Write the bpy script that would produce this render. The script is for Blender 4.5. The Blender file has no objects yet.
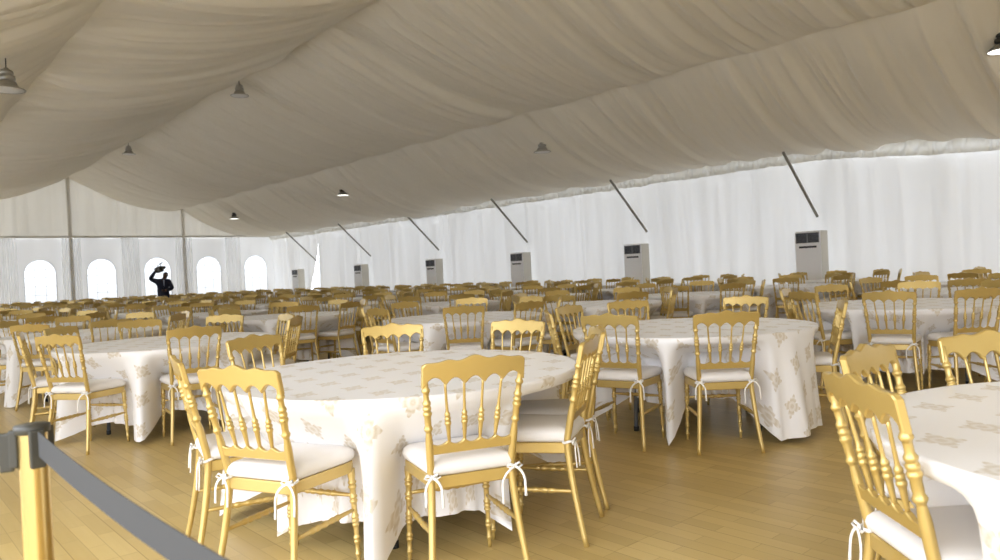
import bpy, bmesh, math, random
from mathutils import Vector, Matrix
PI = math.pi
random.seed(7)
C = bpy.context.scene.collection
sc = bpy.context.scene

# ------------------------------------------------------------------ place
RX, W, XL = 7.73, 17.42, -1.96          # ridge line, right wall, left wall
Y0, BAY, YB, YF = 8.08, 5.0, 38.15, -6.92
ZR, ZP, ZE = 6.5, 5.13, 3.88            # ridge, purlin and eave heights of the lining
CAMH = 1.245

# ------------------------------------------------------------------ materials
def mat(name, col, rough=.5, metal=0., spec=.5, **kw):
    m = bpy.data.materials.new(name); m.use_nodes = True
    b = m.node_tree.nodes['Principled BSDF']
    b.inputs['Base Color'].default_value = (*col, 1)
    b.inputs['Roughness'].default_value = rough
    b.inputs['Metallic'].default_value = metal
    b.inputs['Specular IOR Level'].default_value = spec
    for k, v in kw.items(): b.inputs[k.replace('_', ' ')].default_value = v
    return m

class NT:
    """small helper for wiring nodes"""
    def __init__(s, m): s.t = m.node_tree; s.n = s.t.nodes; s.l = s.t.links
    def new(s, ty, **kw):
        n = s.n.new(ty)
        for k, v in kw.items(): setattr(n, k, v)
        return n
    def put(s, sock, v):
        if hasattr(v, 'is_output'): s.l.new(v, sock)
        else: sock.default_value = v
    def m(s, op, a, b=None, c=None):
        n = s.new('ShaderNodeMath', operation=op); s.put(n.inputs[0], a)
        if b is not None: s.put(n.inputs[1], b)
        if c is not None: s.put(n.inputs[2], c)
        return n.outputs[0]
    def mix(s, f, a, b):
        n = s.new('ShaderNodeMix', data_type='RGBA'); s.put(n.inputs[0], f); s.put(n.inputs[6], a); s.put(n.inputs[7], b)
        return n.outputs[2]
    def noise(s, vec, scale, detail=2., rough=.5):
        n = s.new('ShaderNodeTexNoise'); s.l.new(vec, n.inputs['Vector'])
        n.inputs['Scale'].default_value = scale; n.inputs['Detail'].default_value = detail; n.inputs['Roughness'].default_value = rough
        return n.outputs['Fac']
    def coord(s, which='Object'): return s.new('ShaderNodeTexCoord').outputs[which]
    def mapping(s, vec, scale=(1, 1, 1), rot=(0, 0, 0)):
        n = s.new('ShaderNodeMapping'); s.l.new(vec, n.inputs[0]); n.inputs['Scale'].default_value = scale; n.inputs['Rotation'].default_value = rot
        return n.outputs[0]

def gold_material():
    m = mat('gold_paint', (.56, .34, .06), .33, .45, .5, Coat_Weight=.5, Coat_Roughness=.16)
    t = NT(m); b = t.n['Principled BSDF']
    oi = t.new('ShaderNodeObjectInfo').outputs['Random']
    n = t.noise(t.coord(), 9., 3.)
    f = t.m('MULTIPLY_ADD', n, .6, t.m('MULTIPLY', oi, .4))
    t.put(b.inputs['Base Color'], t.mix(f, (.63, .465, .165, 1), (.53, .365, .10, 1)))
    t.put(b.inputs['Roughness'], t.m('MULTIPLY_ADD', n, .2, .24))
    return m

def fabric_wall(name, col, trans):
    """tent fabric that lets daylight through"""
    m = bpy.data.materials.new(name); m.use_nodes = True; t = NT(m)
    t.n.remove(t.n['Principled BSDF']); out = t.n['Material Output']
    d = t.new('ShaderNodeBsdfDiffuse'); d.inputs[0].default_value = (*col, 1)
    tr = t.new('ShaderNodeBsdfTranslucent'); tr.inputs[0].default_value = (*col, 1)
    mx = t.new('ShaderNodeMixShader'); mx.inputs[0].default_value = trans
    t.l.new(d.outputs[0], mx.inputs[1]); t.l.new(tr.outputs[0], mx.inputs[2]); t.l.new(mx.outputs[0], out.inputs[0])
    nz = t.noise(t.mapping(t.coord(), (1, 1, .25)), 1.3, 3.)
    st = t.noise(t.mapping(t.coord(), (1, 1, .05)), 3.2, 4., .65)
    rg = t.new('ShaderNodeMapRange'); t.l.new(st, rg.inputs[0]); rg.inputs[1].default_value = .3; rg.inputs[2].default_value = .7; rg.inputs[3].default_value = trans * .80; rg.inputs[4].default_value = trans * 1.22
    t.l.new(rg.outputs[0], mx.inputs[0])
    c = t.mix(nz, (*[v * .93 for v in col], 1), (*[min(1, v * 1.05) for v in col], 1))
    t.l.new(c, d.inputs[0]); t.l.new(c, tr.inputs[0])
    return m

def sheer_material():
    m = bpy.data.materials.new('sheer_voile'); m.use_nodes = True; t = NT(m)
    t.n.remove(t.n['Principled BSDF']); out = t.n['Material Output']
    d = t.new('ShaderNodeBsdfDiffuse'); d.inputs[0].default_value = (.92, .92, .92, 1)
    tr = t.new('ShaderNodeBsdfTranslucent'); tr.inputs[0].default_value = (.92, .92, .92, 1)
    tp = t.new('ShaderNodeBsdfTransparent')
    m1 = t.new('ShaderNodeMixShader'); m1.inputs[0].default_value = .5; t.l.new(d.outputs[0], m1.inputs[1]); t.l.new(tr.outputs[0], m1.inputs[2])
    m2 = t.new('ShaderNodeMixShader'); m2.inputs[0].default_value = .5; t.l.new(m1.outputs[0], m2.inputs[1]); t.l.new(tp.outputs[0], m2.inputs[2])
    t.l.new(m2.outputs[0], out.inputs[0]); return m

def cloth_material():
    m = mat('damask_cloth', (.8, .79, .78), .4, 0, .5, Sheen_Weight=.25, Sheen_Roughness=.4); t = NT(m); b = t.n['Principled BSDF']
    sx = t.new('ShaderNodeSeparateXYZ'); t.l.new(t.coord('UV'), sx.inputs[0])
    u, v = sx.outputs[0], sx.outputs[1]
    a_, b_ = .175, .30
    q = t.m('FLOOR', t.m('DIVIDE', u, a_))
    odd = t.m('FLOORED_MODULO', q, 2.)
    v2 = t.m('MULTIPLY_ADD', odd, b_ / 2, v)
    lu = t.m('MULTIPLY', t.m('SUBTRACT', t.m('FRACT', t.m('DIVIDE', u, a_)), .5), a_)
    lv = t.m('MULTIPLY', t.m('SUBTRACT', t.m('FRACT', t.m('DIVIDE', v2, b_)), .5), b_)
    xu = t.m('DIVIDE', lu, .062); xv = t.m('DIVIDE', lv, .082)
    rho = t.m('SQRT', t.m('ADD', t.m('MULTIPLY', xu, xu), t.m('MULTIPLY', xv, xv)))
    phi = t.m('ARCTAN2', xu, xv)
    nz0 = t.noise(t.coord('UV'), 55., 2.)
    pet = t.m('ADD', t.m('MULTIPLY_ADD', t.m('COSINE', t.m('MULTIPLY', phi, 4.)), .20, .58), t.m('ADD', t.m('MULTIPLY', t.m('COSINE', t.m('MULTIPLY', phi, 12.)), .09), t.m('MULTIPLY', nz0, .32)))
    edge = t.new('ShaderNodeMapRange', interpolation_type='SMOOTHSTEP')
    t.put(edge.inputs[0], t.m('SUBTRACT', pet, rho)); edge.inputs[1].default_value = -.06; edge.inputs[2].default_value = .06
    inner = t.m('MULTIPLY_ADD', t.m('SINE', t.m('MULTIPLY', rho, 15.)), .25, .72)
    nz = t.noise(t.coord('UV'), 90., 2.)
    f = t.m('MULTIPLY', t.m('MULTIPLY', edge.outputs[0], inner), t.m('MULTIPLY_ADD', nz, .7, .5))
    f = t.m('MINIMUM', f, .95)
    t.put(b.inputs['Base Color'], t.mix(f, (.81, .795, .79, 1), (.55, .47, .34, 1)))
    t.put(b.inputs['Roughness'], t.m('MULTIPLY_ADD', f, .15, .36))
    return m

def floor_material():
    m = mat('oak_strip_floor', (.45, .29, .09), .3, 0, .45); t = NT(m); b = t.n['Principled BSDF']
    co = t.coord(); sx = t.new('ShaderNodeSeparateXYZ'); t.l.new(co, sx.inputs[0])
    cb = t.new('ShaderNodeCombineXYZ'); t.l.new(sx.outputs[1], cb.inputs[0]); t.l.new(sx.outputs[0], cb.inputs[1])
    def brick(w, h, mort, off, c1, c2, cm):
        k = t.new('ShaderNodeTexBrick'); t.l.new(cb.outputs[0], k.inputs['Vector'])
        k.inputs['Scale'].default_value = 1; k.inputs['Brick Width'].default_value = w; k.inputs['Row Height'].default_value = h
        k.inputs['Mortar Size'].default_value = mort; k.inputs['Mortar Smooth'].default_value = .3; k.inputs['Bias'].default_value = 0
        k.offset = off; k.offset_frequency = 2
        k.inputs['Color1'].default_value = c1; k.inputs['Color2'].default_value = c2; k.inputs['Mortar'].default_value = cm
        return k
    k1 = brick(.42, .082, .0018, .43, (.64, .485, .20, 1), (.50, .36, .135, 1), (.36, .245, .085, 1))
    k2 = brick(1.26, .246, .003, .33, (1, 1, 1, 1), (.90, .88, .84, 1), (.70, .62, .5, 1))
    mu = t.new('ShaderNodeMix', data_type='RGBA', blend_type='MULTIPLY'); mu.inputs[0].default_value = 1
    t.l.new(k1.outputs['Color'], mu.inputs[6]); t.l.new(k2.outputs['Color'], mu.inputs[7])
    g = t.noise(t.mapping(co, (38, 2.2, 1)), 1., 4., .6)
    w = t.noise(co, .9, 3.)
    c = t.mix(t.m('MULTIPLY', g, .35), mu.outputs[2], (.43, .30, .10, 1))
    c = t.mix(t.m('MULTIPLY', w, .25), c, (.62, .475, .21, 1))
    t.put(b.inputs['Base Color'], c)
    t.put(b.inputs['Roughness'], t.m('MULTIPLY_ADD', g, .12, .27))
    return m

M = dict(
    gold=gold_material(),
    cushion=mat('cushion_cotton', (.74, .71, .68), .8, 0, .2),
    tie=mat('cotton_tie', (.83, .81, .78), .8, 0, .2),
    cloth=cloth_material(),
    floor=floor_material(),
    lining=mat('ceiling_lining', (.90, .865, .785), .8, 0, .15),
    roof=mat('roof_membrane', (.7, .7, .68), .6),
    wall=fabric_wall('white_tent_fabric', (.85, .855, .86), .108),
    wall_left=fabric_wall('thin_tent_fabric', (.90, .90, .90), .34),
    gable=fabric_wall('heavy_gable_fabric', (.78, .75, .68), .085),
    curtain=sheer_material(),
    valance=fabric_wall('gathered_valance', (.88, .88, .85), .13),
    alu=mat('frame_sleeve', (.70, .68, .64), .5),
    brace=mat('brace_metal', (.26, .25, .22), .5, .3),
    ac_white_lit=mat('appliance_white_lit', (.93, .94, .98), .35),  # white front, colour raised to paint in daylight falling on that face
    ac_side_shaded=mat('appliance_side_shaded', (.66, .64, .58), .4),  # same cabinet darkened in colour: shade on the side is painted in
    ac_grey=mat('appliance_grey', (.38, .40, .46), .5),
    ac_dark=mat('louvre_dark', (.03, .032, .045), .4),
    ac_slat=mat('louvre_grey', (.20, .21, .24), .4),
    lamp=mat('lamp_aluminium', (.44, .43, .40), .32, .8),
    lampdark=mat('lamp_dark_housing', (.05, .05, .045), .45, .4),
    lens=mat('lamp_lens', (.75, .75, .75), .3),
    cord=mat('cord_black', (.03, .03, .03), .6),
    brass=mat('polished_brass', (.66, .50, .22), .26, 1.),
    black=mat('black_plastic', (.045, .043, .035), .45),
    belt=mat('grey_webbing', (.062, .063, .066), .75, 0, .2),
    leg=mat('table_leg_grey', (.22, .24, .27), .4, .5),
    rubber=mat('rubber_foot', (.02, .02, .02), .7),
    wood=mat('table_plywood', (.45, .35, .22), .6),
    suit=mat('dark_suit', (.022, .025, .045), .75, 0, .2),
    shirt=mat('pale_shirt', (.42, .48, .62), .7),
    skin=mat('dark_skin', (.10, .05, .032), .5),
    hair=mat('black_hair', (.012, .011, .01), .7),
    window=mat('window_bar_white', (.75, .77, .8), .5),
)
def lit_material():
    m = mat('lit_lamp_lens', (.9, .9, .88), .4)
    b = m.node_tree.nodes['Principled BSDF']
    b.inputs['Emission Color'].default_value = (1, .97, .9, 1); b.inputs['Emission Strength'].default_value = 2.2
    return m
M['lit'] = lit_material()
def film_material():
    m = bpy.data.materials.new('clear_window_film'); m.use_nodes = True; t = NT(m)
    t.n.remove(t.n['Principled BSDF']); out = t.n['Material Output']
    a = t.new('ShaderNodeBsdfTransparent'); a.inputs[0].default_value = (.32, .33, .335, 1)
    g = t.new('ShaderNodeBsdfGlossy'); g.inputs[1].default_value = .08
    mx = t.new('ShaderNodeMixShader'); mx.inputs[0].default_value = .05
    t.l.new(a.outputs[0], mx.inputs[1]); t.l.new(g.outputs[0], mx.inputs[2]); t.l.new(mx.outputs[0], out.inputs[0])
    return m
M['film'] = film_material()

# ------------------------------------------------------------------ objects
def clean(s): return s
def tag(o, label=None, cat=None, group=None, kind=None):
    if label: o['label'] = label
    if cat: o['category'] = cat
    if group: o['group'] = group
    if kind: o['kind'] = kind
    return o
def empty(name, loc=(0, 0, 0), rz=0):
    o = bpy.data.objects.new(name, None); C.objects.link(o); o.location = loc; o.rotation_euler = (0, 0, rz); o.empty_display_size = .1
    return o
def link(name, me, parent=None):
    o = bpy.data.objects.new(name, me); C.objects.link(o)
    if parent: o.parent = parent
    return o
def copy_tree(o, parent=None):
    c = o.copy(); C.objects.link(c)
    if parent: c.parent = parent
    for ch in o.children: copy_tree(ch, c)
    return c

class MB:
    """collects shapes into ONE mesh"""
    S = (1, 1, 1)
    def __init__(s): s.v = []; s.f = []; s.m = []; s.sm = []
    def add(s, vs, fs, mi=0, smooth=True):
        b = len(s.v); s.v += [tuple(x) for x in vs]
        for f in fs: s.f.append([b + i for i in f]); s.m.append(mi); s.sm.append(smooth)
    def mesh(s, name, mats):
        me = bpy.data.meshes.new(name); me.from_pydata([(x * MB.S[0], y * MB.S[1], z * MB.S[2]) for x, y, z in s.v], [], s.f)
        for m in (mats if isinstance(mats, (list, tuple)) else [mats]): me.materials.append(m)
        me.polygons.foreach_set('material_index', s.m); me.polygons.foreach_set('use_smooth', s.sm)
        me.update(); return me
    def box(s, c, d, mi=0, bev=0., mat4=None):
        bm = bmesh.new(); bmesh.ops.create_cube(bm, size=1)
        bmesh.ops.scale(bm, vec=d, verts=bm.verts)
        if bev: bmesh.ops.bevel(bm, geom=bm.edges[:], offset=bev, segments=2, profile=.6, affect='EDGES')
        bmesh.ops.translate(bm, vec=c, verts=bm.verts)
        if mat4: bm.transform(mat4)
        s.bm(bm, mi, False)
    def bm(s, bm, mi=0, smooth=True):
        bm.verts.index_update()
        s.add([v.co[:] for v in bm.verts], [[v.index for v in f.verts] for f in bm.faces], mi, smooth); bm.free()
    def tube(s, pts, rad, n=8, mi=0, cap=True, smooth=True, flat=1.):
        """sweep of a round section along pts with one radius per point"""
        pts = [Vector(p) for p in pts]; rad = rad if isinstance(rad, (list, tuple)) else [rad] * len(pts)
        vs, fs = [], []
        T0 = (pts[1] - pts[0]).normalized()
        up = Vector((0, 0, 1)) if abs(T0.z) < .9 else Vector((0, 1, 0))
        N = (up - T0 * up.dot(T0)).normalized()
        for i, p in enumerate(pts):
            T = (pts[min(i + 1, len(pts) - 1)] - pts[max(i - 1, 0)])
            T = T.normalized() if T.length > 1e-9 else T0
            N = (N - T * N.dot(T)).normalized(); B = T.cross(N)
            for k in range(n):
                a = 2 * PI * k / n; vs.append(p + (N * math.cos(a) + B * math.sin(a) * flat) * rad[i])
        for i in range(len(pts) - 1):
            for k in range(n):
                a = i * n + k; b = i * n + (k + 1) % n; fs.append((a, b, b + n, a + n))
        if cap: fs.append(tuple(range(n - 1, -1, -1))); fs.append(tuple(range((len(pts) - 1) * n, len(pts) * n)))
        s.add(vs, fs, mi, smooth)
    def lathe(s, prof, c=(0, 0, 0), n=16, mi=0, cap=True):
        s.tube([(c[0], c[1], c[2] + z) for r, z in prof], [max(r, 1e-4) for r, z in prof], n, mi, cap) if all(prof[i][1] < prof[i + 1][1] for i in range(len(prof) - 1)) else s._lathe(prof, c, n, mi)
    def _lathe(s, prof, c, n, mi=0):
        vs = [(c[0] + r * math.cos(2 * PI * k / n), c[1] + r * math.sin(2 * PI * k / n), c[2] + z) for r, z in prof for k in range(n)]
        fs = [(i * n + k, i * n + (k + 1) % n, (i + 1) * n + (k + 1) % n, (i + 1) * n + k) for i in range(len(prof) - 1) for k in range(n)]
        s.add(vs, fs, mi)
    def prism(s, outline, y0, y1, mi=0, fn=None, bev=0.):
        """outline in x,z extruded along y; fn bends the points"""
        bm = bmesh.new(); vs = [bm.verts.new((x, y0, z)) for x, z in outline]; f = bm.faces.new(vs)
        r = bmesh.ops.extrude_face_region(bm, geom=[f])
        bmesh.ops.translate(bm, vec=(0, y1 - y0, 0), verts=[g for g in r['geom'] if isinstance(g, bmesh.types.BMVert)])
        bmesh.ops.recalc_face_normals(bm, faces=bm.faces)
        if bev:
            es = [e for e in bm.edges if abs(e.verts[0].co.y - e.verts[1].co.y) < 1e-6]
            bmesh.ops.bevel(bm, geom=es, offset=bev, segments=1, profile=.5, affect='EDGES')
        bmesh.ops.triangulate(bm, faces=[f for f in bm.faces if len(f.verts) > 4])
        if fn:
            for v in bm.verts: v.co = fn(v.co)
        s.bm(bm, mi, False)
    def build(s, name, mats, parent=None): return link(name, s.mesh(name, mats), parent)

# ------------------------------------------------------------------ 1-d noise for folds
class Fold:
    def __init__(s, seed, step, n=4000):
        r = random.Random(seed); s.a = [r.uniform(-1, 1) for _ in range(n)]; s.st = step; s.n = n
    def __call__(s, x):
        x = x / s.st + 700; i = math.floor(x); f = x - i; f = f * f * (3 - 2 * f)
        return s.a[i % s.n] * (1 - f) + s.a[(i + 1) % s.n] * f

def grid_mesh(name, us, vs, fn, m, parent=None, keep=None):
    nu, nv = len(us), len(vs)
    V = [fn(u, v) for u in us for v in vs]
    F = [(i * nv + j, (i + 1) * nv + j, (i + 1) * nv + j + 1, i * nv + j + 1) for i in range(nu - 1) for j in range(nv - 1) if keep is None or keep((us[i] + us[i + 1]) / 2, (vs[j] + vs[j + 1]) / 2)]
    me = bpy.data.meshes.new(name); me.from_pydata(V, [], F); me.materials.append(m)
    me.polygons.foreach_set('use_smooth', [True] * len(F)); me.update()
    return link(name, me, parent)
def lin(a, b, n): return [a + (b - a) * i / n for i in range(n + 1)]

# ------------------------------------------------------------------ setting: floor, lining, walls
mb = MB(); mb.add([(XL - .4, YF - .4, 0), (W + .4, YF - .4, 0), (W + .4, YB + .4, 0), (XL - .4, YB + .4, 0)], [(0, 1, 2, 3)], 0, False)
tag(mb.build('floor', M['floor']), kind='structure')

def dip(y):
    t = min(1, max(0, (8.6 - y) / 4.5)); return -.32 * t * t * (3 - 2 * t)
def lining(name, xa, za, xb, zb, sag, seed, skew=0):
    f1, f2, f3, f4 = Fold(seed, .075), Fold(seed + 1, .22), Fold(seed + 2, .8), Fold(seed + 3, 2.3)
    ys = lin(YF, YB, 1130); ts = lin(0, 1, 22)
    def fn(y, t):
        x = xa + (xb - xa) * t
        bay = (y - Y0) / BAY; bay -= math.floor(bay)
        z = za + (zb - za) * t - sag * 4 * t * (1 - t) * (1 + .12 * f4(y)) * (1 + skew * (t - .5)) + (dip(y) * t * t if xb == W else 0)
        # scalloped fixing along the two seams
        z -= .05 * (1 - math.cos(2 * PI * bay * 2)) / 2 * (math.exp(-t * 9) + math.exp(-(1 - t) * 9))
        yy = y + .55 * (t - .3) * f4(y * .7 + 5) 
        top = math.exp(-t * 3.2); bot = math.exp(-(1 - t) * 4.)
        e1 = .5 + .6 * top + .4 * bot
        env = min(1, t * 9) * min(1, (1 - t) * 9)
        z += env * (.062 * e1 * f1(yy) + .11 * e1 * f2(yy) + .10 * f3(yy + .5 * t))
        return (x, y, z)
    o = grid_mesh(name, ys, ts, fn, M['lining']); tag(o, kind='structure'); return o
def right_outer_dip(y): return 0
lining('ceiling', RX, ZR, RX + 5, ZP, .38, 11, .6)
lining('ceiling.001', RX + 5, ZP, W, ZE, .64, 21, .2)
lining('ceiling.002', RX, ZR, RX - 5, ZP, .42, 31)
lining('ceiling.003', RX - 5, ZP, XL, ZE, .60, 41)
mb = MB()
for e in (-1, 1):
    q = [(RX, ZR + .35), (RX + e * 10.1, ZE + .10)]
    mb.add([(x, y, z) for x, z in q for y in (YF - .3, YB + .3)], [(0, 1, 3, 2)], 0, False)
tag(mb.build('ceiling.004', M['roof']), kind='structure')

# right wall: one long pleated liner
g1, g2, g3 = Fold(51, .17), Fold(52, .48), Fold(53, 1.3)
def wall_right(y, z):
    k = .55 + .45 * min(1, z / 3.6)
    a = .030 * g1(y + .08 * z * g3(y)) * k + .060 * g2(y - .06 * z) + .05 * g3(y)
    if z > 3.4: f = min(1, (z - 3.4) / .16); a *= 1 - .85 * f; a -= .07 * f
    return (W + .06 + a, y, z + dip(y) * z / 3.68)
tag(grid_mesh('wall_right', lin(YF, YB, 900), lin(0, 3.2, 22) + [3.35, 3.5, 3.56, 3.68], wall_right, M['wall'], None, lambda y, z: not (33.1 < y < 33.1 + 1.3 * (1 - z / 3.1))), kind='structure')
mb = MB(); mb.add([(W + .22, 32.9, 0), (W + .22, 34.6, 0), (W + .22, 32.9, 3.3)], [(0, 1, 2)], 0, False); tag(mb.build('door_1', M['film']), kind='structure')
# left wall beyond the open entrance bays
YOPEN = 4.4
def wall_left(y, z): return (XL - .05 + .03 * g1(y + 9) + .05 * g2(y + 3), y, z)
tag(grid_mesh('wall_left', lin(YOPEN, YB, 500), [0, .5, 1.2, 2, 2.8, 3.5, 4.0], wall_left, M['wall_left']), kind='structure')
def wall_front(x, z): return (x, YF + .04 * g2(x) + .02 * g1(x), z)
tag(grid_mesh('wall_front', lin(XL, W, 300), [0, 1, 2, 3, 4, 5, 6, 6.6], wall_front, M['gable']), kind='structure')

# back gable: flat fabric with arched openings below the beam, heavier pleated fabric above
ZBEAM = 3.75
WINX = [RX - 1.24 - 2.48 * k for k in (3, 2, 1, 0)] + [RX + 1.24 + 2.48 * k for k in range(4)]
WINX = [x for x in WINX if XL + .8 < x < W - .6]
WHW, WZ0, WZ1 = .62, .75, 2.74
def arch(cx, hw, z0, z1, n=18):
    zc = z1 - hw
    return [(cx - hw, z0), (cx + hw, z0)] + [(cx + hw * math.cos(PI * i / n), zc + hw * math.sin(PI * i / n)) for i in range(n + 1)]
bm = bmesh.new()
def loop(pts):
    vs = [bm.verts.new((x, YB, z)) for x, z in pts]
    return [bm.edges.new((vs[i], vs[(i + 1) % len(vs)])) for i in range(len(vs))]
edges = loop([(XL - .05, 0), (W + .05, 0), (W + .05, ZBEAM), (XL - .05, ZBEAM)])
for x in WINX: edges += loop(arch(x, WHW, WZ0, WZ1))
bmesh.ops.triangle_fill(bm, use_beauty=True, use_dissolve=False, edges=edges)
mb = MB(); mb.bm(bm, 0, False); tag(mb.build('wall_back', M['wall']), kind='structure')
h1, h2 = Fold(61, .11), Fold(62, .34)
def gable(x, t):
    ztop = ZR + .15 - abs(x - RX) * (ZR - ZE) / (W - RX)
    return (x, YB - .02 + .025 * h1(x) + .04 * h2(x), ZBEAM + (max(ztop, ZBEAM + .1) - ZBEAM) * t)
tag(grid_mesh('wall_back.001', lin(XL, W, 320), lin(0, 1, 5), gable, M['gable']), kind='structure')
for i, x in enumerate(WINX):
    mb = MB(); a = arch(x, WHW, WZ0, WZ1); zc = WZ1 - WHW
    mb.tube([(px, YB - .012, pz) for px, pz in a[1:]] + [(a[0][0], YB - .012, a[0][1]), (a[1][0], YB - .012, a[1][1])], .016, 6)
    for dx in (-.21, .21):
        zt = zc + math.sqrt(WHW ** 2 - dx * dx); mb.box((x + dx, YB - .006, (WZ0 + zt) / 2), (.013, .012, zt - WZ0))
    for z in (1.15, 1.55, 1.95, 2.3):
        hw = WHW if z <= zc else math.sqrt(max(.01, WHW ** 2 - (z - zc) ** 2)); mb.box((x, YB - .006, z), (2 * hw, .012, .013))
    fr = mb.build('window_%d' % (i + 1), M['window']); tag(fr, kind='structure')
    mb = MB(); mb.add([(px, YB + .004, pz) for px, pz in a], [tuple(range(len(a)))], 0, False); mb.build('pane', M['film'], fr)

# gable frame: beam and posts
def rod_box(p, q, w, d, m, name, kind='structure'):
    p, q = Vector(p), Vector(q); L = (q - p).length; mb = MB(); mb.box((0, 0, L / 2), (w, d, L), 0, .008)
    o = mb.build(name, m); o.rotation_euler = (q - p).to_track_quat('Z', 'Y').to_euler(); o.location = p; tag(o, kind=kind); return o
rod_box((XL, YB - .12, ZBEAM), (W, YB - .12, ZBEAM), .10, .10, M['alu'], 'trim_1')
for k, x in enumerate((RX - 5, RX, RX + 5)):
    zt = (6.55 if x == RX else 5.2)
    rod_box((x, YB - .12, 0), (x, YB - .12, zt), .15, .10, M['alu'], 'trim_%d' % (k + 2))
# gathered band under the eave, along the right wall
v1, v2, v3 = Fold(71, .05), Fold(72, .13), Fold(73, .4)
def valance(y, t):
    z = 3.53 + .42 * t + .018 * v3(y) * (1 - t) + dip(y)
    return (W - .10 + .06 * v1(y + .05 * t) * math.sin(PI * t) - .05 * math.sin(PI * t) + .06 * v2(y + .3 * t) + .03 * v2(9 * t + y * 2), y, z)
tag(grid_mesh('trim_5', lin(YF, YB, 1400), lin(0, 1, 7), valance, M['valance']), kind='structure')

# voile curtains hanging between the arched windows
names = {}
spots = [(WINX[i] + WINX[i + 1]) / 2 for i in range(len(WINX) - 1)]
for i, x in enumerate(spots):
    if x < 3: continue
    wd = .80 if abs((x - RX) / 2.48 - round((x - RX) / 2.48)) < .1 else .74
    ff = Fold(80 + i, .05); f2 = Fold(90 + i, .12)
    def cur(u, t, x=x, wd=wd):
        s = (u - .5) * wd * (1 + .25 * t * 0)
        return (x + s + .02 * f2(u * 2 + t * .2), YB - .20 + .035 * math.sin(u * 2 * PI * 9 + 2 * f2(u)) + .03 * f2(u * 1.7 + .1 * t) , (ZBEAM - .06) * (1 - t) + .02)
    o = grid_mesh('curtain', lin(0, 1, 110), lin(0, 1, 8), cur, M['curtain'])
    k = [j for j, q in enumerate(spots) if q >= 3].index(i)
    ords = ['first', 'second', 'third', 'fourth', 'fifth', 'sixth', 'seventh']
    nn = len([q for q in spots if q >= 3])
    tag(o, 'white pleated voile curtain between arched windows, %s from the air-conditioner wall' % ords[nn - 1 - k], 'curtain', 'voile curtains on the end wall')

# ------------------------------------------------------------------ knee braces and air conditioners
def build_brace(n):
    y = Y0 + BAY * n
    p, q = Vector((W - .06, y, 2.20)), Vector((W - 1.60, y, 3.62)); L = (q - p).length
    root = MB(); root.box((0, 0, L / 2), (.05, .05, L), 0, .006)
    o = root.build('roof_brace', M['brace']); o.location = p; o.rotation_euler = (q - p).to_track_quat('Z', 'Y').to_euler()
    return o
which = ['first', 'second', 'third', 'fourth', 'fifth', 'sixth']
for n in range(6):
    tag(build_brace(n), 'dark diagonal metal roof brace above the %s air conditioner from the camera' % which[n], 'brace', 'diagonal roof braces along the side wall')

def make_ac():
    """front faces -x, base at the origin"""
    root = empty('air_conditioner')
    w, d, h = .62, .36, 1.86
    mb = MB(); mb.box((d / 2, 0, h / 2 + .03), (d, w, h - .06), 0, .018); mb.box((d / 2, 0, .03), (d - .04, w - .04, .06), 0, .004)
    mb.build('cabinet', M['ac_side_shaded'], root)
    mb = MB(); mb.box((-.006, 0, 1.03), (.03, w - .01, h - .42), 0, .010); mb.box((-.006, 0, h - .145), (.024, w - .01, .27), 0, .008)
    fp = mb.build('front_panel', M['ac_white_lit'], root)
    mb = MB(); mb.box((-.016, 0, h - .16), (.02, .54, .235), 0, .004)
    g = mb.build('air_outlet', M['ac_dark'], root)
    mb = MB()
    for k in range(7): mb.box((-.030, 0, h - .255 + k * .032), (.012, .54, .006))
    mb.box((-.032, 0, h - .16), (.016, .022, .24)); mb.box((-.032, .272, h - .16), (.016, .014, .245)); mb.box((-.032, -.272, h - .16), (.016, .014, .245))
    mb.build('louvre', M['ac_slat'], g)
    mb = MB(); mb.box((-.024, 0, h - .375), (.014, .42, .045), 0, .004); mb.build('display_strip', M['ac_dark'], root)
    mb = MB(); mb.box((-.022, 0, .40), (.014, .54, .36), 0, .004)
    for k in range(9): mb.box((-.031, 0, .255 + k * .036), (.006, .52, .014))
    mb.build('intake_grille', M['ac_grey'], root)
    return root
proto = make_ac()
for n in range(6):
    o = proto if n == 0 else copy_tree(proto)
    y = Y0 + BAY * n + (.06, .22, .12, .02, .45, 1.55)[n]
    o.location = (W - .47, y, 0)
    tag(o, 'tall white floor-standing air conditioner, %s from the camera along the fabric side wall' % which[n], 'air conditioner', 'floor-standing air conditioners')

# ------------------------------------------------------------------ pendant lamps
def make_lamp(lit, dark, cordlen):
    root = empty('pendant_lamp')
    mb = MB(); mb.tube([(0, 0, .30), (0, 0, .30 + cordlen)], .008, 6); mb.build('cord', M['cord'], root)
    hm = M['lampdark'] if dark else M['lamp']
    mb = MB(); mb._lathe([(.0, .31), (.03, .31), (.035, .29), (.06, .285), (.085, .26), (.09, .23), (.07, .225), (.07, .205), (.105, .20), (.11, .17), (.105, .14), (.075, .13), (.075, .11), (0, .11)], (0, 0, 0), 20, 0)
    mb.build('housing', hm, root)
    mb = MB()
    if dark: prof = [(.07, .125), (.10, .11), (.16, .065), (.205, .015), (.215, 0), (.209, 0), (.155, .055), (.09, .10), (.0, .105)]
    else: prof = [(.075, .125), (.115, .115), (.13, .08), (.14, .055), (.18, .03), (.225, .012), (.228, 0), (.218, 0), (.17, .018), (.125, .05), (.0, .08)]
    mb._lathe(prof, (0, 0, 0), 28, 0); mb.build('shade', M['brace'] if dark else M['lamp'], root)
    mb = MB(); mb._lathe([(.0, .0), (.12, .0), (.203, .004), (.19, .02), (.0, .02)], (0, 0, -.002), 28, 0)
    mb.build('lens', M['lit'] if lit else M['lens'], root)
    return root
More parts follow.
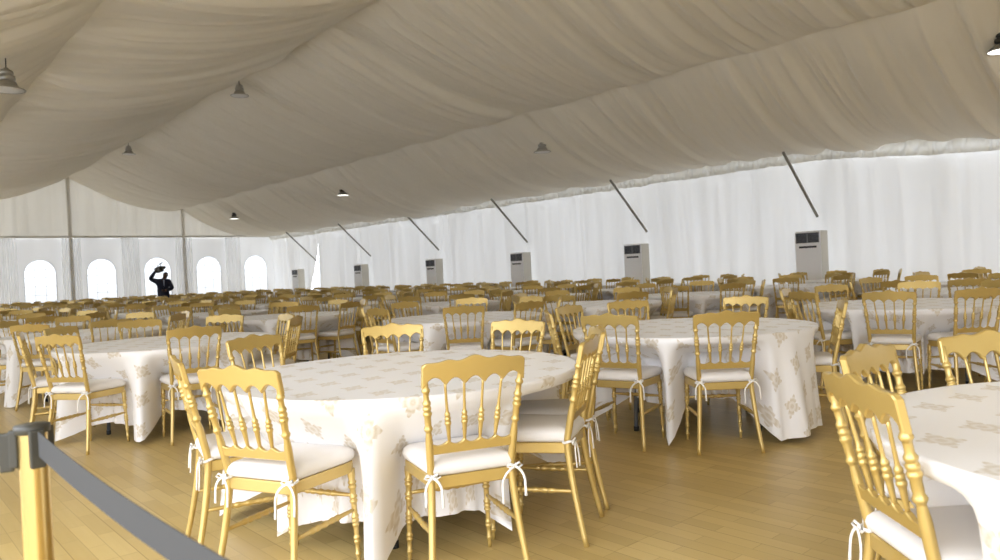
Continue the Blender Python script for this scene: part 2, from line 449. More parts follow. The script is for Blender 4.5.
LAMPS = [  # x, y, z of the rim, lit, dark, cord, label
    (13.59, 3.30, 4.30, 1, 1, .25, 'dark bell lamp glowing white under, over the tables nearest the camera'),
    (13.60, 13.45, 4.28, 0, 0, .22, 'pale silver bell lamp, unlit, hanging between two lit lamps of its row'),
    (13.60, 23.7, 4.28, 1, 1, .25, 'dark bell lamp glowing white under, third along the air-conditioner side'),
    (13.60, 33.7, 4.28, 1, 1, .25, 'small dark bell lamp glowing white under, nearest the arched windows'),
    (RX, 18.4, 6.05, 0, 0, .2, 'silver bell lamp hanging from the ridge seam, nearer of two there'),
    (RX, 28.3, 6.05, 0, 0, .2, 'small silver bell lamp hanging from the ridge seam, nearer the end wall'),
    (1.80, 12.2, 4.10, 0, 0, .45, 'silver bell lamp with wide rim over the side opposite the air conditioners'),
]
for x, y, z, lit, dark, cl, lab in LAMPS:
    o = make_lamp(lit, dark, cl); o.location = (x, y, z); tag(o, lab, 'lamp', 'pendant bell lamps under the lining')

# ------------------------------------------------------------------ gold chair
SH = .22
def bk(z): return -.185 - max(0, z - .46) * SH          # y of the back's plane at height z
def zsamples(z0, z1, n, rings, w):
    """even samples plus close ones around each turned ring"""
    zs = set(round(z, 4) for z in lin(z0, z1, n))
    for c in rings:
        for k in (-1.7, -.9, -.3, .3, .9, 1.7):
            if z0 < c + k * w < z1: zs.add(round(c + k * w, 4))
    return sorted(zs)
def bump(z, c, w): return max(0., 1 - ((z - c) / w) ** 2) ** .6
PR = (.700, .720, .740, .640, .790)
def post_pts(s, n=26, rings=True):
    pts, r = [], []
    for z in zsamples(0, .86, n, PR if rings else (), .008):
        if z < .44: t = 1 - z / .44; x = .178 + .040 * t ** 1.3; y = -.185 - .075 * t ** 1.4
        else: t = (z - .44) / .42; x = .178 + .032 * t ** 1.2; y = bk(z)
        rr = .0165 - .0035 * max(0, (.35 - z) / .35)
        if z > .60:                                      # turned part
            rr = .0120 + .003 * max(0, 1 - abs(z - .675) / .05)
            for c in PR: rr += .0058 * bump(z, c, .0085)
        pts.append((s * x, y, z)); r.append(rr)
    return pts, r
def zs_spindle(x0, z0, x1, z1, lod):
    pts, r = [], []
    R3 = (.655, .672, .689)
    zs = zsamples(z0, z1, 12, R3, .007) if lod == 0 else lin(z0, z1, 6 if lod == 1 else 1)
    for z in zs:
        t = (z - z0) / (z1 - z0); x = x0 + (x1 - x0) * t
        rr = .0058 + .0042 * math.sin(PI * min(1, t * 1.6)) ** 2 * (1 if t < .62 else 0) + .001 * (1 - t)
        for c in R3: rr += .0042 * bump(z, c, .0075)
        pts.append((x, bk(z), z)); r.append(rr)
    return pts, r
SPX = [-.108, -.036, .036, .108]
def top_rail(mb, lod, mi=0):
    hw = .222; n = 40 if lod == 0 else (16 if lod == 1 else 6)
    def top(x):
        u = x / hw
        return .893 + .020 * math.exp(-(u / .20) ** 2) + .009 * math.exp(-((abs(u) - .50) / .13) ** 2) - .012 * max(0, (abs(u) - .9) / .1) ** 2
    def bot(x):
        if lod == 2: return .818
        e = [-.212, -.125, -.0415, .0415, .125, .212]; d = 1
        for a, b in zip(e, e[1:]):
            if a <= x <= b: d = math.sin(PI * (x - a) / (b - a)); return .797 + .036 * d ** .7 + (.004 if abs(x) > .125 else 0)
        return .80
    xs = lin(-hw, hw, n)
    out = [(x, bot(x)) for x in xs] + [(x, top(x)) for x in reversed(xs)]
    def bend(co):
        return Vector((co.x, co.y + bk(co.z) - .012 * (1 - (co.x / hw) ** 2), co.z))
    mb.prism(out, -.012, .012, mi, bend, .004 if lod == 0 else 0)
def lower_rail(mb, lod, mi=0):
    hw = .185; n = 40 if lod == 0 else (12 if lod == 1 else 4)
    def top(x):
        if lod == 2: return .575
        e = [-.185, -.105, -.035, .035, .105, .185]
        for a, b in zip(e, e[1:]):
            if a <= x <= b: return .590 - .020 * math.sin(PI * (x - a) / (b - a)) ** .7
        return .59
    xs = lin(-hw, hw, n); out = [(x, .535) for x in xs] + [(x, top(x)) for x in reversed(xs)]
    mb.prism(out, -.010, .010, mi, lambda co: Vector((co.x, co.y + bk(co.z), co.z)), .003 if lod == 0 else 0)
def seat_outline(n, grow=0.):
    """trapezoid with round front corners, counter-clockwise"""
    pts = []
    base = [(-.178, -.195), (.178, -.195), (.212, .20), (-.212, .20)]
    rads = [.02, .02, .075, .075]; k = max(1, n)
    for i in range(4):
        p = Vector(base[i]); a = (Vector(base[i - 1]) - p).normalized(); b = (Vector(base[(i + 1) % 4]) - p).normalized(); r = rads[i]
        A, B = p + a * r, p + b * r
        for j in range(k + 1):
            t = j / k; q = A * (1 - t) ** 2 + p * 2 * t * (1 - t) + B * t * t; pts.append(q)
    if grow:
        c = Vector((0, .0)); pts = [q + (q - c).normalized() * grow for q in pts]
    return pts
def seat_slab(mb, layers, n, mi=0, smooth=False):
    """stack of (grow, z) rings of the seat outline"""
    vs, fs = [], []; m = 0
    for g, z in layers:
        o = seat_outline(n, g); m = len(o); vs += [(q.x, q.y, z) for q in o]
    for i in range(len(layers) - 1):
        for k in range(m): fs.append((i * m + k, i * m + (k + 1) % m, (i + 1) * m + (k + 1) % m, (i + 1) * m + k))
    fs.append(tuple(range(m - 1, -1, -1))); fs.append(tuple(range((len(layers) - 1) * m, len(layers) * m)))
    mb.add(vs, fs, mi, smooth)
def front_leg(mb, s, lod, mi=0):
    pts, r = [], []; FR = (.352, .334, .290, .272, .205, .188, .171, .115, .098, .045)
    for z in (zsamples(0, .41, 16, FR, .006) if lod == 0 else lin(0, .41, 8 if lod == 1 else 1)):
        rr = .0095 + .006 * (z / .41)
        for c in FR: rr += .0050 * bump(z, c, .0075)
        if z > .375: rr = .018
        pts.append((s * (.186 + .012 * (1 - z / .41)), .172 + .012 * (1 - z / .41), z)); r.append(rr)
    mb.tube(pts, r, 10 if lod == 0 else (6 if lod == 1 else 4), mi)
def stretcher(mb, a, b, lod, mi=0):
    pts, r = [], []
    a, b = Vector(a), Vector(b)
    for t in (zsamples(0, 1, 8, (.3, .38, .5, .62, .7), .025) if lod == 0 else (0, .5, 1)):
        rr = .0075 + .0035 * math.sin(PI * t)
        for c in (.3, .38, .5, .62, .7): rr += .0035 * bump(t, c, .03)
        pts.append(a.lerp(b, t)); r.append(rr)
    mb.tube(pts, r, 8 if lod == 0 else 4, mi)
STR = [((-.192, -.222, .235), (-.191, .177, .235)), ((.192, -.222, .235), (.191, .177, .235)), ((-.19, .176, .295), (.19, .176, .295))]
CUSH = [(-.012, .447), (.006, .455), (.012, .472), (.006, .490), (-.014, .502), (-.05, .509), (-.10, .512)]
CUSH_LO = [(-.005, .447), (.010, .472), (-.02, .503)]

def tie_mesh(s, seed):
    r = random.Random(seed); mb = MB(); x, y, z = s * .178, -.187, .452
    ring = [(x + .021 * math.cos(a), y + .021 * math.sin(a), z + .004 * math.sin(a * 2)) for a in lin(0, 2 * PI, 12)]
    mb.tube(ring, .0062, 5)
    k = (x + s * .004, y - .022, z)
    mb.tube([(k[0] - .008, k[1], k[2]), (k[0], k[1] - .006, k[2]), (k[0] + .008, k[1], k[2])], [.005, .009, .005], 6)
    for e in (-1, 1):
        mb.tube([k, (k[0] + e * .022, k[1] - .010, k[2] + .013), (k[0] + e * .034, k[1] - .012, k[2] + .002), (k[0] + e * .018, k[1] - .008, k[2] - .008), k], .0046, 5)
        L = r.uniform(.09, .15); sp = r.uniform(.03, .07)
        pts = [(k[0] + e * sp * math.sin(min(1, t * 1.6) * PI / 2), k[1] - .014 - .01 * t, k[2] - L * (t ** 1.4)) for t in lin(0, 1, 7)]
        mb.tube(pts, [.0056] * 7 + [.0068], 6, flat=.6)
    return mb

def make_chair_full():
    root = empty('ballroom_chair')
    for s in (-1, 1):
        mb = MB(); p, r = post_pts(s, 22); mb.tube(p, r, 12); mb.build('back_post', M['gold'], root)
        mb = MB(); front_leg(mb, s, 0); mb.build('leg', M['gold'], root)
    mb = MB(); top_rail(mb, 0); mb.build('top_rail', M['gold'], root)
    mb = MB(); lower_rail(mb, 0); mb.build('lower_rail', M['gold'], root)
    for x in SPX:
        mb = MB(); p, r = zs_spindle(x * .93, .575, x * 1.14, .815, 0); mb.tube(p, r, 8); mb.build('spindle', M['gold'], root)
    mb = MB(); seat_slab(mb, [(-.006, .398), (0, .402), (0, .442), (-.004, .446)], 5, 0, False); mb.build('seat_frame', M['gold'], root)
    for a, b in STR:
        mb = MB(); stretcher(mb, a, b, 0); mb.build('stretcher', M['gold'], root)
    mb = MB(); seat_slab(mb, CUSH, 6, 0, True); cu = mb.build('cushion', M['cushion'], root)
    for s in (-1, 1): tie_mesh(s, 5 + s).build('tie', M['tie'], cu)
    return root
def make_chair_mid():
    root = empty('ballroom_chair'); mb = MB()
    for s in (-1, 1):
        p, r = post_pts(s, 22); mb.tube(p, r, 6); front_leg(mb, s, 1)
    seat_slab(mb, [(0, .40), (0, .445)], 3)
    for a, b in STR: stretcher(mb, a, b, 1)
    mb.build('frame', M['gold'], root)
    mb = MB(); top_rail(mb, 1); lower_rail(mb, 1)
    for x in SPX: p, r = zs_spindle(x * .93, .575, x * 1.14, .815, 1); mb.tube(p, r, 5)
    mb.build('backrest', M['gold'], root)
    mb = MB(); seat_slab(mb, CUSH, 3, 0, True); cu = mb.build('cushion', M['cushion'], root)
    return root
def chair_far_mesh():
    mb = MB()
    for s in (-1, 1):
        p, r = post_pts(s, 4, False); mb.tube(p, [.0150] * len(p), 5); front_leg(mb, s, 2)
    seat_slab(mb, [(0, .40), (0, .445)], 1)
    top_rail(mb, 1); lower_rail(mb, 2)
    for x in SPX: p, r = zs_spindle(x * .93, .56, x * 1.14, .83, 2); mb.tube(p, [.010] * 2, 4)
    seat_slab(mb, CUSH_LO, 1, 1)
    return mb

# ------------------------------------------------------------------ tables, cloths
TR_, TH = .915, .742
def cloth_mesh(name, chairs, seed, nth=150, fine=True):
    """round cloth hanging from a round table, pushed in where chair seats stand under it; chairs = [(angle, seat centre radius)]"""
    r = random.Random(seed); ph = [r.uniform(0, 6.28) for _ in range(6)]
    L = .715; ts = TR_
    tops = [0, .3, .55, .75, .87, .905] if fine else [0, .5, .9]
    ss = [.0, .012, .03, .055, .09, .13, .18, .235, .29, .345, .40, .46, .52, .58, .64, .69, L] if fine else [0, .03, .12, .24, .36, .5, .62, L]
    V, UV, F = [], [], []
    rows = [('t', q) for q in tops] + [('s', q) for q in ss]
    for kind, q in rows:
        for i in range(nth):
            a = 2 * PI * i / nth
            if kind == 't':
                V.append((q * math.cos(a), q * math.sin(a), TH + .004)); UV.append((q * math.cos(a), q * math.sin(a))); continue
            w = 0.; tgt = .60
            for ca, cr, _ in chairs:
                d = (a - ca + PI) % (2 * PI) - PI
                if abs(d) < 1.2:
                    l = abs(.80 * math.sin(d)); k = min(1, max(0, (.315 - l) / .11)); k = k * k * (3 - 2 * k)
                    if k > w: w = k; tgt = min(.80, cr - .245)
            s = q * (1 + .03 * math.sin(3 * a + ph[0]) + .02 * math.sin(7 * a + ph[1]))
            fl = s / L
            fold = .020 * math.sin(17 * a + ph[2]) + .014 * math.sin(29 * a + ph[3]) + .010 * math.sin(11 * a + ph[4])
            r0 = TR_ + .012 * min(1, s / .03) + .07 * fl ** 1.2 + fold * fl * 1.6; z0 = TH + .004 - max(0, s - .004)
            # pushed-in course: a short lip, a slope under the rim, then straight down
            lip, slope = .045, .36
            dz = math.sqrt(max(.0004, slope ** 2 - (TR_ - tgt) ** 2)) if slope > TR_ - tgt else .10
            if s <= lip: r1, z1 = TR_ + .008, TH + .004 - s
            elif s <= lip + slope:
                u = (s - lip) / slope; r1 = TR_ + .008 + (tgt - TR_) * u; z1 = TH + .004 - lip - dz * (u ** .9)
            else:
                u = s - lip - slope; r1 = tgt + .008 + fold * .8 * min(1, u / .15) + .012 * math.sin(41 * a + ph[5]) * min(1, u / .1); z1 = TH + .004 - lip - dz - u
            rr = r0 * (1 - w) + r1 * w; z = max(.012, z0 * (1 - w) + z1 * w)
            V.append((rr * math.cos(a), rr * math.sin(a), z))
            R = TR_ + q; UV.append((R * math.cos(a), R * math.sin(a)))
    n = len(rows)
    for j in range(n - 1):
        for i in range(nth):
            a, b = j * nth + i, j * nth + (i + 1) % nth
            F.append((a, b, b + nth, a + nth))
    me = bpy.data.meshes.new(name); me.from_pydata(V, [], F); me.materials.append(M['cloth'])
    uvl = me.uv_layers.new(name='UVMap')
    rot = r.uniform(0, PI); cr_, sr_ = math.cos(rot), math.sin(rot)
    if seed == 0: cr_, sr_ = math.cos(.85), math.sin(.85)
    for lp in me.loops:
        u, v = UV[lp.vertex_index]; uvl.data[lp.index].uv = (u * cr_ - v * sr_, u * sr_ + v * cr_)
    me.polygons.foreach_set('use_smooth', [True] * len(F)); me.update(); return me

def make_table():
    root = empty('banquet_table')
    mb = MB(); mb._lathe([(0, TH - .03), (TR_ - .02, TH - .03), (TR_ - .006, TH - .022), (TR_ - .006, TH - .006), (TR_ - .012, TH), (0, TH)], (0, 0, 0), 48); mb.build('tabletop', M['wood'], root)
    for sx in (-1, 1):
        for sy in (-1, 1):
            mb = MB(); mb.tube([(sx * .42, sy * .34, TH - .03), (sx * .44, sy * .36, .03)], .016, 8); lg = mb.build('leg', M['leg'], root)
            mb = MB(); mb.tube([(sx * .44, sy * .36, .035), (sx * .44, sy * .36, .0)], .019, 8); mb.build('rubber_foot', M['rubber'], lg)
        mb = MB(); mb.tube([(sx * .435, -.35, .25), (sx * .435, .35, .25)], .012, 6); mb.build('crossbar', M['leg'], root)
    return root
def table_far_mesh():
    mb = MB(); mb._lathe([(0, TH - .03), (TR_ - .01, TH - .03), (TR_ - .01, TH), (0, TH)], (0, 0, 0), 32, 0)
    for sx in (-1, 1):
        for sy in (-1, 1): mb.tube([(sx * .42, sy * .34, TH - .03), (sx * .42, sy * .34, 0)], .016, 6, 1)
    return mb

# camera frame for choosing what the photograph can see
F_, PITCH, ROLL, YAW = 736.8, -.0112, -.0471, .7256
fw = Vector((math.sin(YAW) * math.cos(PITCH), math.cos(YAW) * math.cos(PITCH), math.sin(PITCH)))
rt = Vector((math.cos(YAW), -math.sin(YAW), 0)); up = rt.cross(fw)
r2 = rt * math.cos(ROLL) + up * math.sin(ROLL); u2 = up * math.cos(ROLL) - rt * math.sin(ROLL)
def view(p):
    d = Vector(p) - Vector((0, 0, CAMH)); z = d.dot(fw)
    if z < .1: return None
    return (500 + F_ * d.dot(r2) / z, 280 - F_ * d.dot(u2) / z, z)
def in_view(x, y, mx=45):
    v = view((x, y, .8)); return v is not None and -mx < v[0] < 1000 + mx

D = math.radians
ORD = ['first', 'second', 'third', 'fourth', 'fifth', 'sixth', 'seventh', 'eighth', 'ninth', 'tenth', 'eleventh', 'twelfth']
NEAR = {  # hand-placed tables: (row, column): (x, y, table words, chair angles and seat radii)
    (0, 0): (2.66, .10, 'the table cut by the picture edge', [(131, .72, 6), (90, .70), (51, .72), (8, .84), (-38, .84), (-85, .84), (-130, .84), (182, .90)]),
    (1, 0): (2.22, 3.30, 'the big front table', [(-111, .90), (-157, .91), (167, .84), (108, .88), (60, .80), (14, .84), (-40, .76), (-72, .78, 13)]),
    (1, 1): (4.95, 3.35, 'the table behind the big front one', [(181, .83, 16), (-134, .80), (-60, .82), (8, .84), (64, .84), (101, .84), (140, .84)]),
    (2, 0): (2.20, 7.15, 'the table behind the brass post', [(-146, .94), (168, .86), (-97, .86), (-42, .92), (128, .84), (86, .84), (42, .84), (-5, .86)]),
    (1, 2): (7.80, 2.80, 'the table past the cut-off one', [(-166, .88), (-131, .86), (-78, .84), (-30, .84), (12, .84), (60, .84), (105, .84), (150, .84)]),
    (2, 1): (5.30, 6.65, 'the table two behind the front one', [(-128, .86), (-90, .84), (-45, .84), (0, .84), (45, .84), (92, .84), (135, .84), (180, .86)]),
}
COLX = [2.15, 4.9, 7.6, 10.2, 12.8, 15.3]
ROWY = [.1, 3.2, 6.7, 10.1, 13.2, 16.4, 19.6, 22.8, 26.0, 29.2, 32.4, 35.5]
tables = []
for j, y in enumerate(ROWY):
    for i, x in enumerate(COLX):
        r = random.Random(100 * j + i)
        if (j, i) in NEAR: tx, ty, words, ch = NEAR[(j, i)]; ch = [(D(c[0]), c[1], D(c[2]) if len(c) > 2 else 0) for c in ch]
        else:
            if j == 0: continue
            tx, ty = x + r.uniform(-.15, .15), y + r.uniform(-.15, .15)
            words = None; p0 = r.uniform(0, 45)
            ch = [(D(p0 + 45 * k + r.uniform(-6, 6)),   .84 + r.uniform(-.03, .05), 0) for k in range(8)]
        v = view((tx, ty, .74))
        if v is None: continue
        half = F_ * 1.35 / v[2]
        if v[0] + half < -20 or v[0] - half > 1020: continue
        tables.append([v[2], j, i, tx, ty, words, ch])
tables.sort(key=lambda t: t[0])
NROW = len(ROWY)
def table_words(j, i, words):
    if words: return words
    return 'the %s table from the air-conditioner wall, row %s from windows' % (ORD[5 - i], NUM[NROW - 1 - j])
NUM = ['one', 'two', 'three', 'four', 'five', 'six', 'seven', 'eight', 'nine', 'ten', 'eleven', 'twelve']
SIDES = ['air-conditioner side', 'windows-and-conditioners corner', 'windows side', 'far windows corner', 'entrance side', 'near entrance corner', 'camera side', 'near conditioner corner']

tab_proto = None; tab_far = None; cloth_far = {}
chairs = []
for depth, j, i, tx, ty, words, ch in tables:
    tw = table_words(j, i, words); near = depth < 10.5
    if near:
        if tab_proto is None: t = tab_proto = make_table()
        else: t = copy_tree(tab_proto)
        t.location = (tx, ty, 0); t.rotation_euler = (0, 0, D({(1, 0): 8, (1, 1): 126}.get((j, i), 25 + 40 * i + 13 * j)))
    else:
        if tab_far is None: tab_far = table_far_mesh().mesh('banquet_table', [M['wood'], M['leg']])
        t = link('banquet_table', tab_far); t.location = (tx, ty, 0)
    short = tw[4:]
    tag(t, ('banquet table under white cloth, ' + short) if not words else 'round banquet table with grey folding legs: ' + short, 'table', 'round banquet tables')
    if depth < 16: me = cloth_mesh('tablecloth', ch, 0 if (j, i) == (1, 0) else 10 * j + i, 200 if near else 110, True)
    else: me = cloth_mesh('tablecloth', ch, 10 * j + i, 72, False)
    c = link('tablecloth', me); c.location = (tx, ty, .0)
    tag(c, 'white damask cloth on ' + tw, 'tablecloth', 'white tablecloths on the round tables')
    # which side of its table each chair stands on: eight sectors, each used once
    best = None
    used = sorted(((a % (2 * PI)), k) for k, (a, q, _) in enumerate(ch))
    for sh in range(8):
        order = [(m + sh) % 8 for m in range(len(used))]
        cost = sum(abs((a - o * PI / 4 + PI) % (2 * PI) - PI) ** 2 for (a, k), o in zip(used, order))
        if best is None or cost < best[0]: best = (cost, {k: o for (a, k), o in zip(used, order)})
    for k, (a, q, turn) in enumerate(ch):
        x, y = tx + q * math.cos(a), ty + q * math.sin(a)
        if not in_view(x, y, 200 if words else 45): continue
        rz = a + PI / 2 + turn                                         # local +y looks at the table
        chairs.append((math.hypot(x, y), x, y, rz + (0 if words else random.uniform(-.08, .08)), best[1][k], tw, words, j, i))
chairs.sort(key=lambda c: c[0])
print('tables', len(tables), 'chairs', len(chairs))
CHS = (.94, 1, 1.022); MB.S = CHS
full = mid = None; far = chair_far_mesh().mesh('ballroom_chair', [M['gold'], M['cushion']])
GRP = 'gold ballroom chairs around the round tables'
LIMIT = 300
for n, (d, x, y, rz, side, tw, words, j, i) in enumerate(chairs[:LIMIT]):
    if d < 8.2:
        if full is None: o = full = make_chair_full()
        else: o = copy_tree(full)
    elif d < 14:
        if mid is None: o = mid = make_chair_mid()
        else: o = copy_tree(mid)
    else: o = link('ballroom_chair', far)
    o.location = (x, y, 0); o.rotation_euler = (0, 0, rz)
    if words: lab = 'gold spindle-back chair at %s, %s' % (words, SIDES[side])
    else: lab = 'gold chair, %s of %s-from-conditioners table, row %s from windows' % (SIDES[side], ORD[5 - i], NUM[NROW - 1 - j])
    tag(o, lab, 'chair', GRP)
rest = chairs[LIMIT:]; MB.S = (1, 1, 1)
if rest:
    src = chair_far_mesh(); mb = MB()
    for d, x, y, rz, *_ in rest:
        mt = Matrix.Translation((x, y, 0)) @ Matrix.Rotation(rz, 4, 'Z') @ Matrix.Diagonal((*CHS, 1)); b = len(mb.v)
        mb.v += [tuple(mt @ Vector(v)) for v in src.v]; mb.f += [[b + q for q in f] for f in src.f]; mb.m += src.m; mb.sm += src.sm
    o = mb.build('distant_chairs', [M['gold'], M['cushion']]); tag(o, 'far rows of gold chairs before the arched windows', 'chairs', kind='stuff')

# ------------------------------------------------------------------ brass barrier post with belt
def make_post(name, loc, rz):
    root = empty(name, loc, rz)
    mb = MB(); mb._lathe([(0, 0), (.17, 0), (.175, .008), (.17, .02), (.12, .035), (.06, .05), (.036, .06), (0, .06)], (0, 0, 0), 36); mb.build('base', M['brass'], root)
    mb = MB(); mb._lathe([(.0335, .05), (.0335, .925)], (0, 0, 0), 32, 0); mb.build('pole', M['brass'], root)
    mb = MB(); mb._lathe([(.0338, .922), (.040, .924), (.041, .932), (.040, .938), (0, .940)], (0, 0, 0), 32, 0); mb.build('cap', M['black'], root)
    for k in range(3):
        a = k * 2 * PI / 3 + .0
        mt = Matrix.Rotation(a, 4, 'Z'); mb = MB()
        mb.box((.040, 0, .896), (.020, .034, .070), 0, .004, mt); mb.build('belt_slot', M['black'], root)
    return root
P1 = Vector((.315, 1.965, 0)); P2 = Vector((.30, .42, 0)); P3 = Vector((-1.1, 2.9, 0))
P1 = Vector((.262, 1.704, 0)); P2 = Vector((.355, .28, 0)); P3 = Vector((-1.15, 2.25, 0))
dirn = (P2 - P1); a1 = math.atan2(dirn.y, dirn.x)
post = make_post('barrier_post', P1, a1); SC = .99 / .94
tag(post, 'polished brass barrier post with black belt head standing on the wood floor', 'barrier post')
for ch in post.children:
    pass
post.scale = (.78, .78, SC)
def belt(p, q, sag, z, name, lab, fall=0):
    p, q = Vector(p), Vector(q); d = (q - p).normalized(); mb = MB(); V = []; n = 40
    nrm = Vector((-d.y, d.x, 0)) * .0009
    for i in range(n + 1):
        t = i / n; c = p.lerp(q, t); zz = z - sag * 4 * t * (1 - t) - fall * t
        for e, s in ((1, -1), (1, 1), (-1, 1), (-1, -1)): V.append((c.x + e * nrm.x, c.y + e * nrm.y, zz + s * .024))
    Fs = [(i * 4 + k, i * 4 + (k + 1) % 4, i * 4 + 4 + (k + 1) % 4, i * 4 + 4 + k) for i in range(n) for k in range(4)]
    Fs += [(0, 3, 2, 1), (n * 4, n * 4 + 1, n * 4 + 2, n * 4 + 3)]
    mb.add(V, Fs, 0, False); o = mb.build(name, M['belt']); tag(o, lab, 'barrier belt', 'barrier belts'); return o
dd = dirn.normalized()
belt(P1 + dd * .045, P2 - dd * .045, .030, .955, 'barrier_belt', 'grey webbing barrier belt sagging from the brass post towards the camera', .04)
d3 = (P3 - P1).normalized()
belt(P1 + d3 * .05, P3 - d3 * .045, .03, .938, 'barrier_belt', 'short end of grey belt leaving the brass post at the picture edge')
mb = MB(); mb.box((0, 0, 0), (.030, .018, .072), 0, .004); cl = mb.build('belt_clip', M['black'], post)
cl.location = post.matrix_world.inverted() @ (P1 + d3 * .05 + Vector((0, 0, .938))) if False else (0, 0, 0)
a3 = math.atan2(d3.y, d3.x) - a1
cl.location = (  .045 / .78 * math.cos(a3), .045 / .78 * math.sin(a3), .938 / SC); cl.rotation_euler = (0, 0, a3)
for pp, lab in ((P2, 'second brass barrier post, just below the camera'), (P3, 'third brass barrier post, beyond the picture edge')):
    o = copy_tree(post); o.location = pp; o['label'] = lab; o['group'] = 'brass barrier posts'
post['group'] = 'brass barrier posts'

# ------------------------------------------------------------------ camera operator by the arched window
def skin_body():
    P = {}; E = []; R = {}
    def j(n, co, r, parent=None):
        P[n] = Vector(co); R[n] = r if isinstance(r, tuple) else (r, r)
        if parent: E.append((parent, n))
    j('pelvis', (-.10, .0, .96), (.24, .17))
    j('waist', (-.10, .0, 1.10), (.225, .155), 'pelvis'); j('chest', (-.09, .01, 1.30), (.235, .16), 'waist'); j('upper', (-.08, .01, 1.43), (.18, .13), 'chest')
    j('neck', (-.03, .0, 1.545), .070, 'upper'); j('jaw', (.005, -.02, 1.62), (.078, .088), 'neck'); j('brow', (.02, -.01, 1.71), (.090, .105), 'jaw'); j('crown', (.025, .0, 1.775), (.072, .082), 'brow')
    j('nose', (.014, -.118, 1.665), .013, 'jaw')
    for s, nm in ((-1, 'r'), (1, 'l')):
        j('hip' + nm, (-.08 + s * .10, 0, .86), .125, 'pelvis'); j('knee' + nm, (-.08 + s * .12, -.01, .50), .085, 'hip' + nm); j('calf' + nm, (-.08 + s * .125, .015, .34), .055, 'knee' + nm)
        j('ankle' + nm, (-.08 + s * .13, .02, .09), .042, 'calf' + nm); j('ball' + nm, (-.08 + s * .145, -.10, .045), .042, 'ankle' + nm); j('toe' + nm, (-.08 + s * .15, -.18, .035), .032, 'ball' + nm)
    # arm raised to the camera
    j('shr', (-.27, .0, 1.45), .105, 'upper'); j('elr', (-.53, -.06, 1.56), .088, 'shr'); j('mer', (-.43, -.10, 1.70), .078, 'elr'); j('wrr', (-.345, -.13, 1.835), .046, 'mer'); j('har', (-.315, -.14, 1.905), (.040, .022), 'wrr')
    # arm folded over the belly
    j('shl', (.12, .0, 1.44), .105, 'upper'); j('ell', (.23, -.04, 1.17), .088, 'shl'); j('mel', (.10, -.19, 1.12), .072, 'ell'); j('wrl', (.0, -.235, 1.10), .046, 'mel'); j('hal', (-.055, -.225, 1.105), (.022, .040), 'wrl')
    keys = list(P); me = bpy.data.meshes.new('person')
    me.from_pydata([P[k] for k in keys], [(keys.index(a), keys.index(b)) for a, b in E], []); me.update()
    o = link('person', me)
    sk = o.modifiers.new('skin', 'SKIN'); sk.use_smooth_shade = True
    for i, k in enumerate(keys):
        d = me.skin_vertices[0].data[i]; d.radius = R[k]; d.use_root = (k == 'pelvis')
    ss = o.modifiers.new('sub', 'SUBSURF'); ss.levels = ss.render_levels = 2
    dg = bpy.context.evaluated_depsgraph_get(); dg.update()
    m2 = bpy.data.meshes.new_from_object(o.evaluated_get(dg)); o.modifiers.clear()
    o.data = m2; m2.name = 'person_body'
    for m in ('suit', 'skin', 'black'): m2.materials.append(M[m])
    for f in m2.polygons:
        c = f.center
        hand = (c - P['har']).length < .075 or (c - P['hal']).length < .075
        f.material_index = 1 if (c.z > 1.535 and abs(c.x) < .13) or hand else (2 if c.z < .10 else 0); f.use_smooth = True
    return o
PX, PY = 9.52, 30.80
body = skin_body(); ang = math.atan2(-PX, PY) * -1
body.scale = (1.03, 1.03, 1.03); body.location = (PX, PY, 0); body.rotation_euler = (0, 0, -math.atan2(PX, PY))
tag(body, 'person in a dark suit raising a video camera before an arched window', 'person')
def fingers(mb, base, fwd, side, nrm, curl):
    base, fwd, side, nrm = map(Vector, (base, fwd, side, nrm))
    for k, (off, L) in enumerate(((-.030, .068), (-.010, .078), (.010, .074), (.029, .058))):
        p = base + side * off; c = curl + .06 * k
        a = p + fwd * L * .45 + nrm * L * .10 * c; b = a + fwd * L * .30 + nrm * L * .30 * c; e = b + fwd * L * .10 + nrm * L * .32 * c
        mb.tube([p, a, b, e], [.0095, .009, .008, .0065], 7)
    t0 = base - fwd * .05 - side * .038; mb.tube([t0, t0 - side * .022 + fwd * .025 + nrm * .012, t0 - side * .024 + fwd * .055 + nrm * .028], [.011, .0095, .0075], 7)
mb = MB(); fingers(mb, (-.30, -.145, 1.925), (.30, -.1, .95), (.95, .0, -.3), (0, -1, 0), .9)
mb.build('fingers', M['skin'], body)
mb = MB(); fingers(mb, (-.085, -.228, 1.107), (-.98, .0, .1), (.1, 0, .98), (0, .5, 0), .5); mb.build('fingers', M['skin'], body)
bm = bmesh.new(); bmesh.ops.create_uvsphere(bm, u_segments=20, v_segments=12, radius=1)
bmesh.ops.scale(bm, vec=(.083, .098, .075), verts=bm.verts); bmesh.ops.delete(bm, geom=[v for v in bm.verts if v.co.z < -.012 - (.02 if v.co.y > .03 else -.02)], context='VERTS')
bmesh.ops.translate(bm, vec=(.022, .002, 1.732), verts=bm.verts); mb = MB(); mb.bm(bm); mb.build('hair', M['hair'], body)
for s in (-1, 1):
    mb = MB(); mb.tube([(.016 + s * .03, -.094, 1.70), (.016 + s * .03, -.101, 1.70)], [.012, .004], 8); mb.build('eye', M['cushion'], body)
    mb = MB(); mb.tube([(.018 + s * .078, .0, 1.695), (.018 + s * .088, .008, 1.68), (.018 + s * .080, .0, 1.65)], [.010, .014, .008], 8); mb.build('ear', M['skin'], body)
mb = MB(); mb.tube([(-.012, -.098, 1.628), (.008, -.103, 1.626), (.028, -.098, 1.628)], [.004, .007, .004], 6); mb.build('mouth', M['hair'], body)
mb = MB(); mb.prism([(-.085, 1.50), (-.03, 1.50), (-.055, 1.22)], -.178, -.168); mb.build('shirt_front', M['shirt'], body)

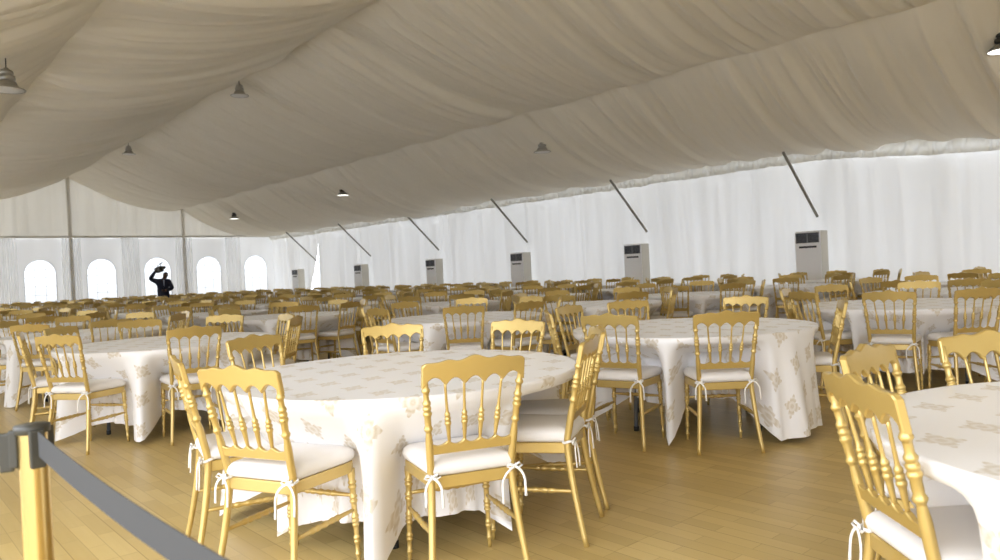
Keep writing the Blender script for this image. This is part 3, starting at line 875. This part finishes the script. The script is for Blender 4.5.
cam = empty('video_camera', (PX, PY, 0), body.rotation_euler[2])
tag(cam, 'black shoulder video camera held up beside the head of the person', 'video camera')
mt = Matrix.Translation((-.20, -.16, 1.965)) @ Matrix.Scale(1.6, 4) @ Matrix.Rotation(D(24), 4, 'Z') @ Matrix.Rotation(D(-8), 4, 'X')
mb = MB(); mb.box((0, 0, 0), (.11, .27, .13), 0, .012, mt); mb.build('body', M['black'], cam)
mb = MB(); mb.tube([mt @ Vector((0, -.13, 0)), mt @ Vector((0, -.22, 0)), mt @ Vector((0, -.23, 0)), mt @ Vector((0, -.29, 0))], [.045, .045, .055, .058], 14); mb.build('lens', M['black'], cam)
mb = MB(); mb.tube([mt @ Vector((0, -.10, .06)), mt @ Vector((0, -.10, .115)), mt @ Vector((0, .09, .115)), mt @ Vector((0, .09, .06))], .012, 8); mb.build('handle', M['black'], cam)
mb = MB(); mb.tube([mt @ Vector((.03, -.16, .15)), mt @ Vector((.03, .02, .15))], .016, 8); mb.tube([mt @ Vector((.03, -.08, .11)), mt @ Vector((.03, -.08, .15))], .008, 6); mb.build('microphone', M['black'], cam)
mb = MB(); mb.box((.085, -.02, .03), (.06, .10, .05), 0, .008, mt); mb.build('viewfinder', M['black'], cam)

# ------------------------------------------------------------------ daylight
w = bpy.data.worlds.new('daylight'); sc.world = w; w.use_nodes = True
wt = w.node_tree; bg = wt.nodes['Background']
tc = wt.nodes.new('ShaderNodeTexCoord'); sp = wt.nodes.new('ShaderNodeSeparateXYZ'); wt.links.new(tc.outputs['Generated'], sp.inputs[0])
rp = wt.nodes.new('ShaderNodeValToRGB'); wt.links.new(sp.outputs[2], rp.inputs[0])
ma = wt.nodes.new('ShaderNodeMath'); ma.operation = 'MULTIPLY_ADD'; wt.links.new(sp.outputs[2], ma.inputs[0]); ma.inputs[1].default_value = .5; ma.inputs[2].default_value = .5
wt.links.new(ma.outputs[0], rp.inputs[0])
rp.color_ramp.elements[0].position = .48; rp.color_ramp.elements[0].color = (.30, .29, .26, 1)
rp.color_ramp.elements[1].position = 1.; rp.color_ramp.elements[1].color = (1.5, 1.65, 1.85, 1)
e = rp.color_ramp.elements.new(.505); e.color = (.76, .79, .85, 1)
e = rp.color_ramp.elements.new(.75); e.color = (1.25, 1.32, 1.45, 1)
wt.links.new(rp.outputs[0], bg.inputs[0]); bg.inputs[1].default_value = 5.4

# ------------------------------------------------------------------ camera
cd = bpy.data.cameras.new('camera'); co = bpy.data.objects.new('camera', cd); C.objects.link(co)
cd.sensor_width = 36; cd.lens = F_ / 1000 * 36; cd.clip_start = .05; cd.clip_end = 200
mx = Matrix((r2, u2, -fw)).transposed().to_4x4(); mx.translation = (0, 0, CAMH); co.matrix_world = mx
cd.dof.use_dof = True; cd.dof.focus_distance = 4.2; cd.dof.aperture_fstop = 4.5
sc.camera = co
vs = sc.view_settings; vs.view_transform = 'Standard'; vs.look = 'None'; vs.exposure = 0.1; vs.gamma = 1; vs.use_curve_mapping = False
sc.cycles.max_bounces = 8; sc.cycles.diffuse_bounces = 6; sc.cycles.transmission_bounces = 6; sc.cycles.transparent_max_bounces = 8
sc.cycles.sample_clamp_indirect = 10
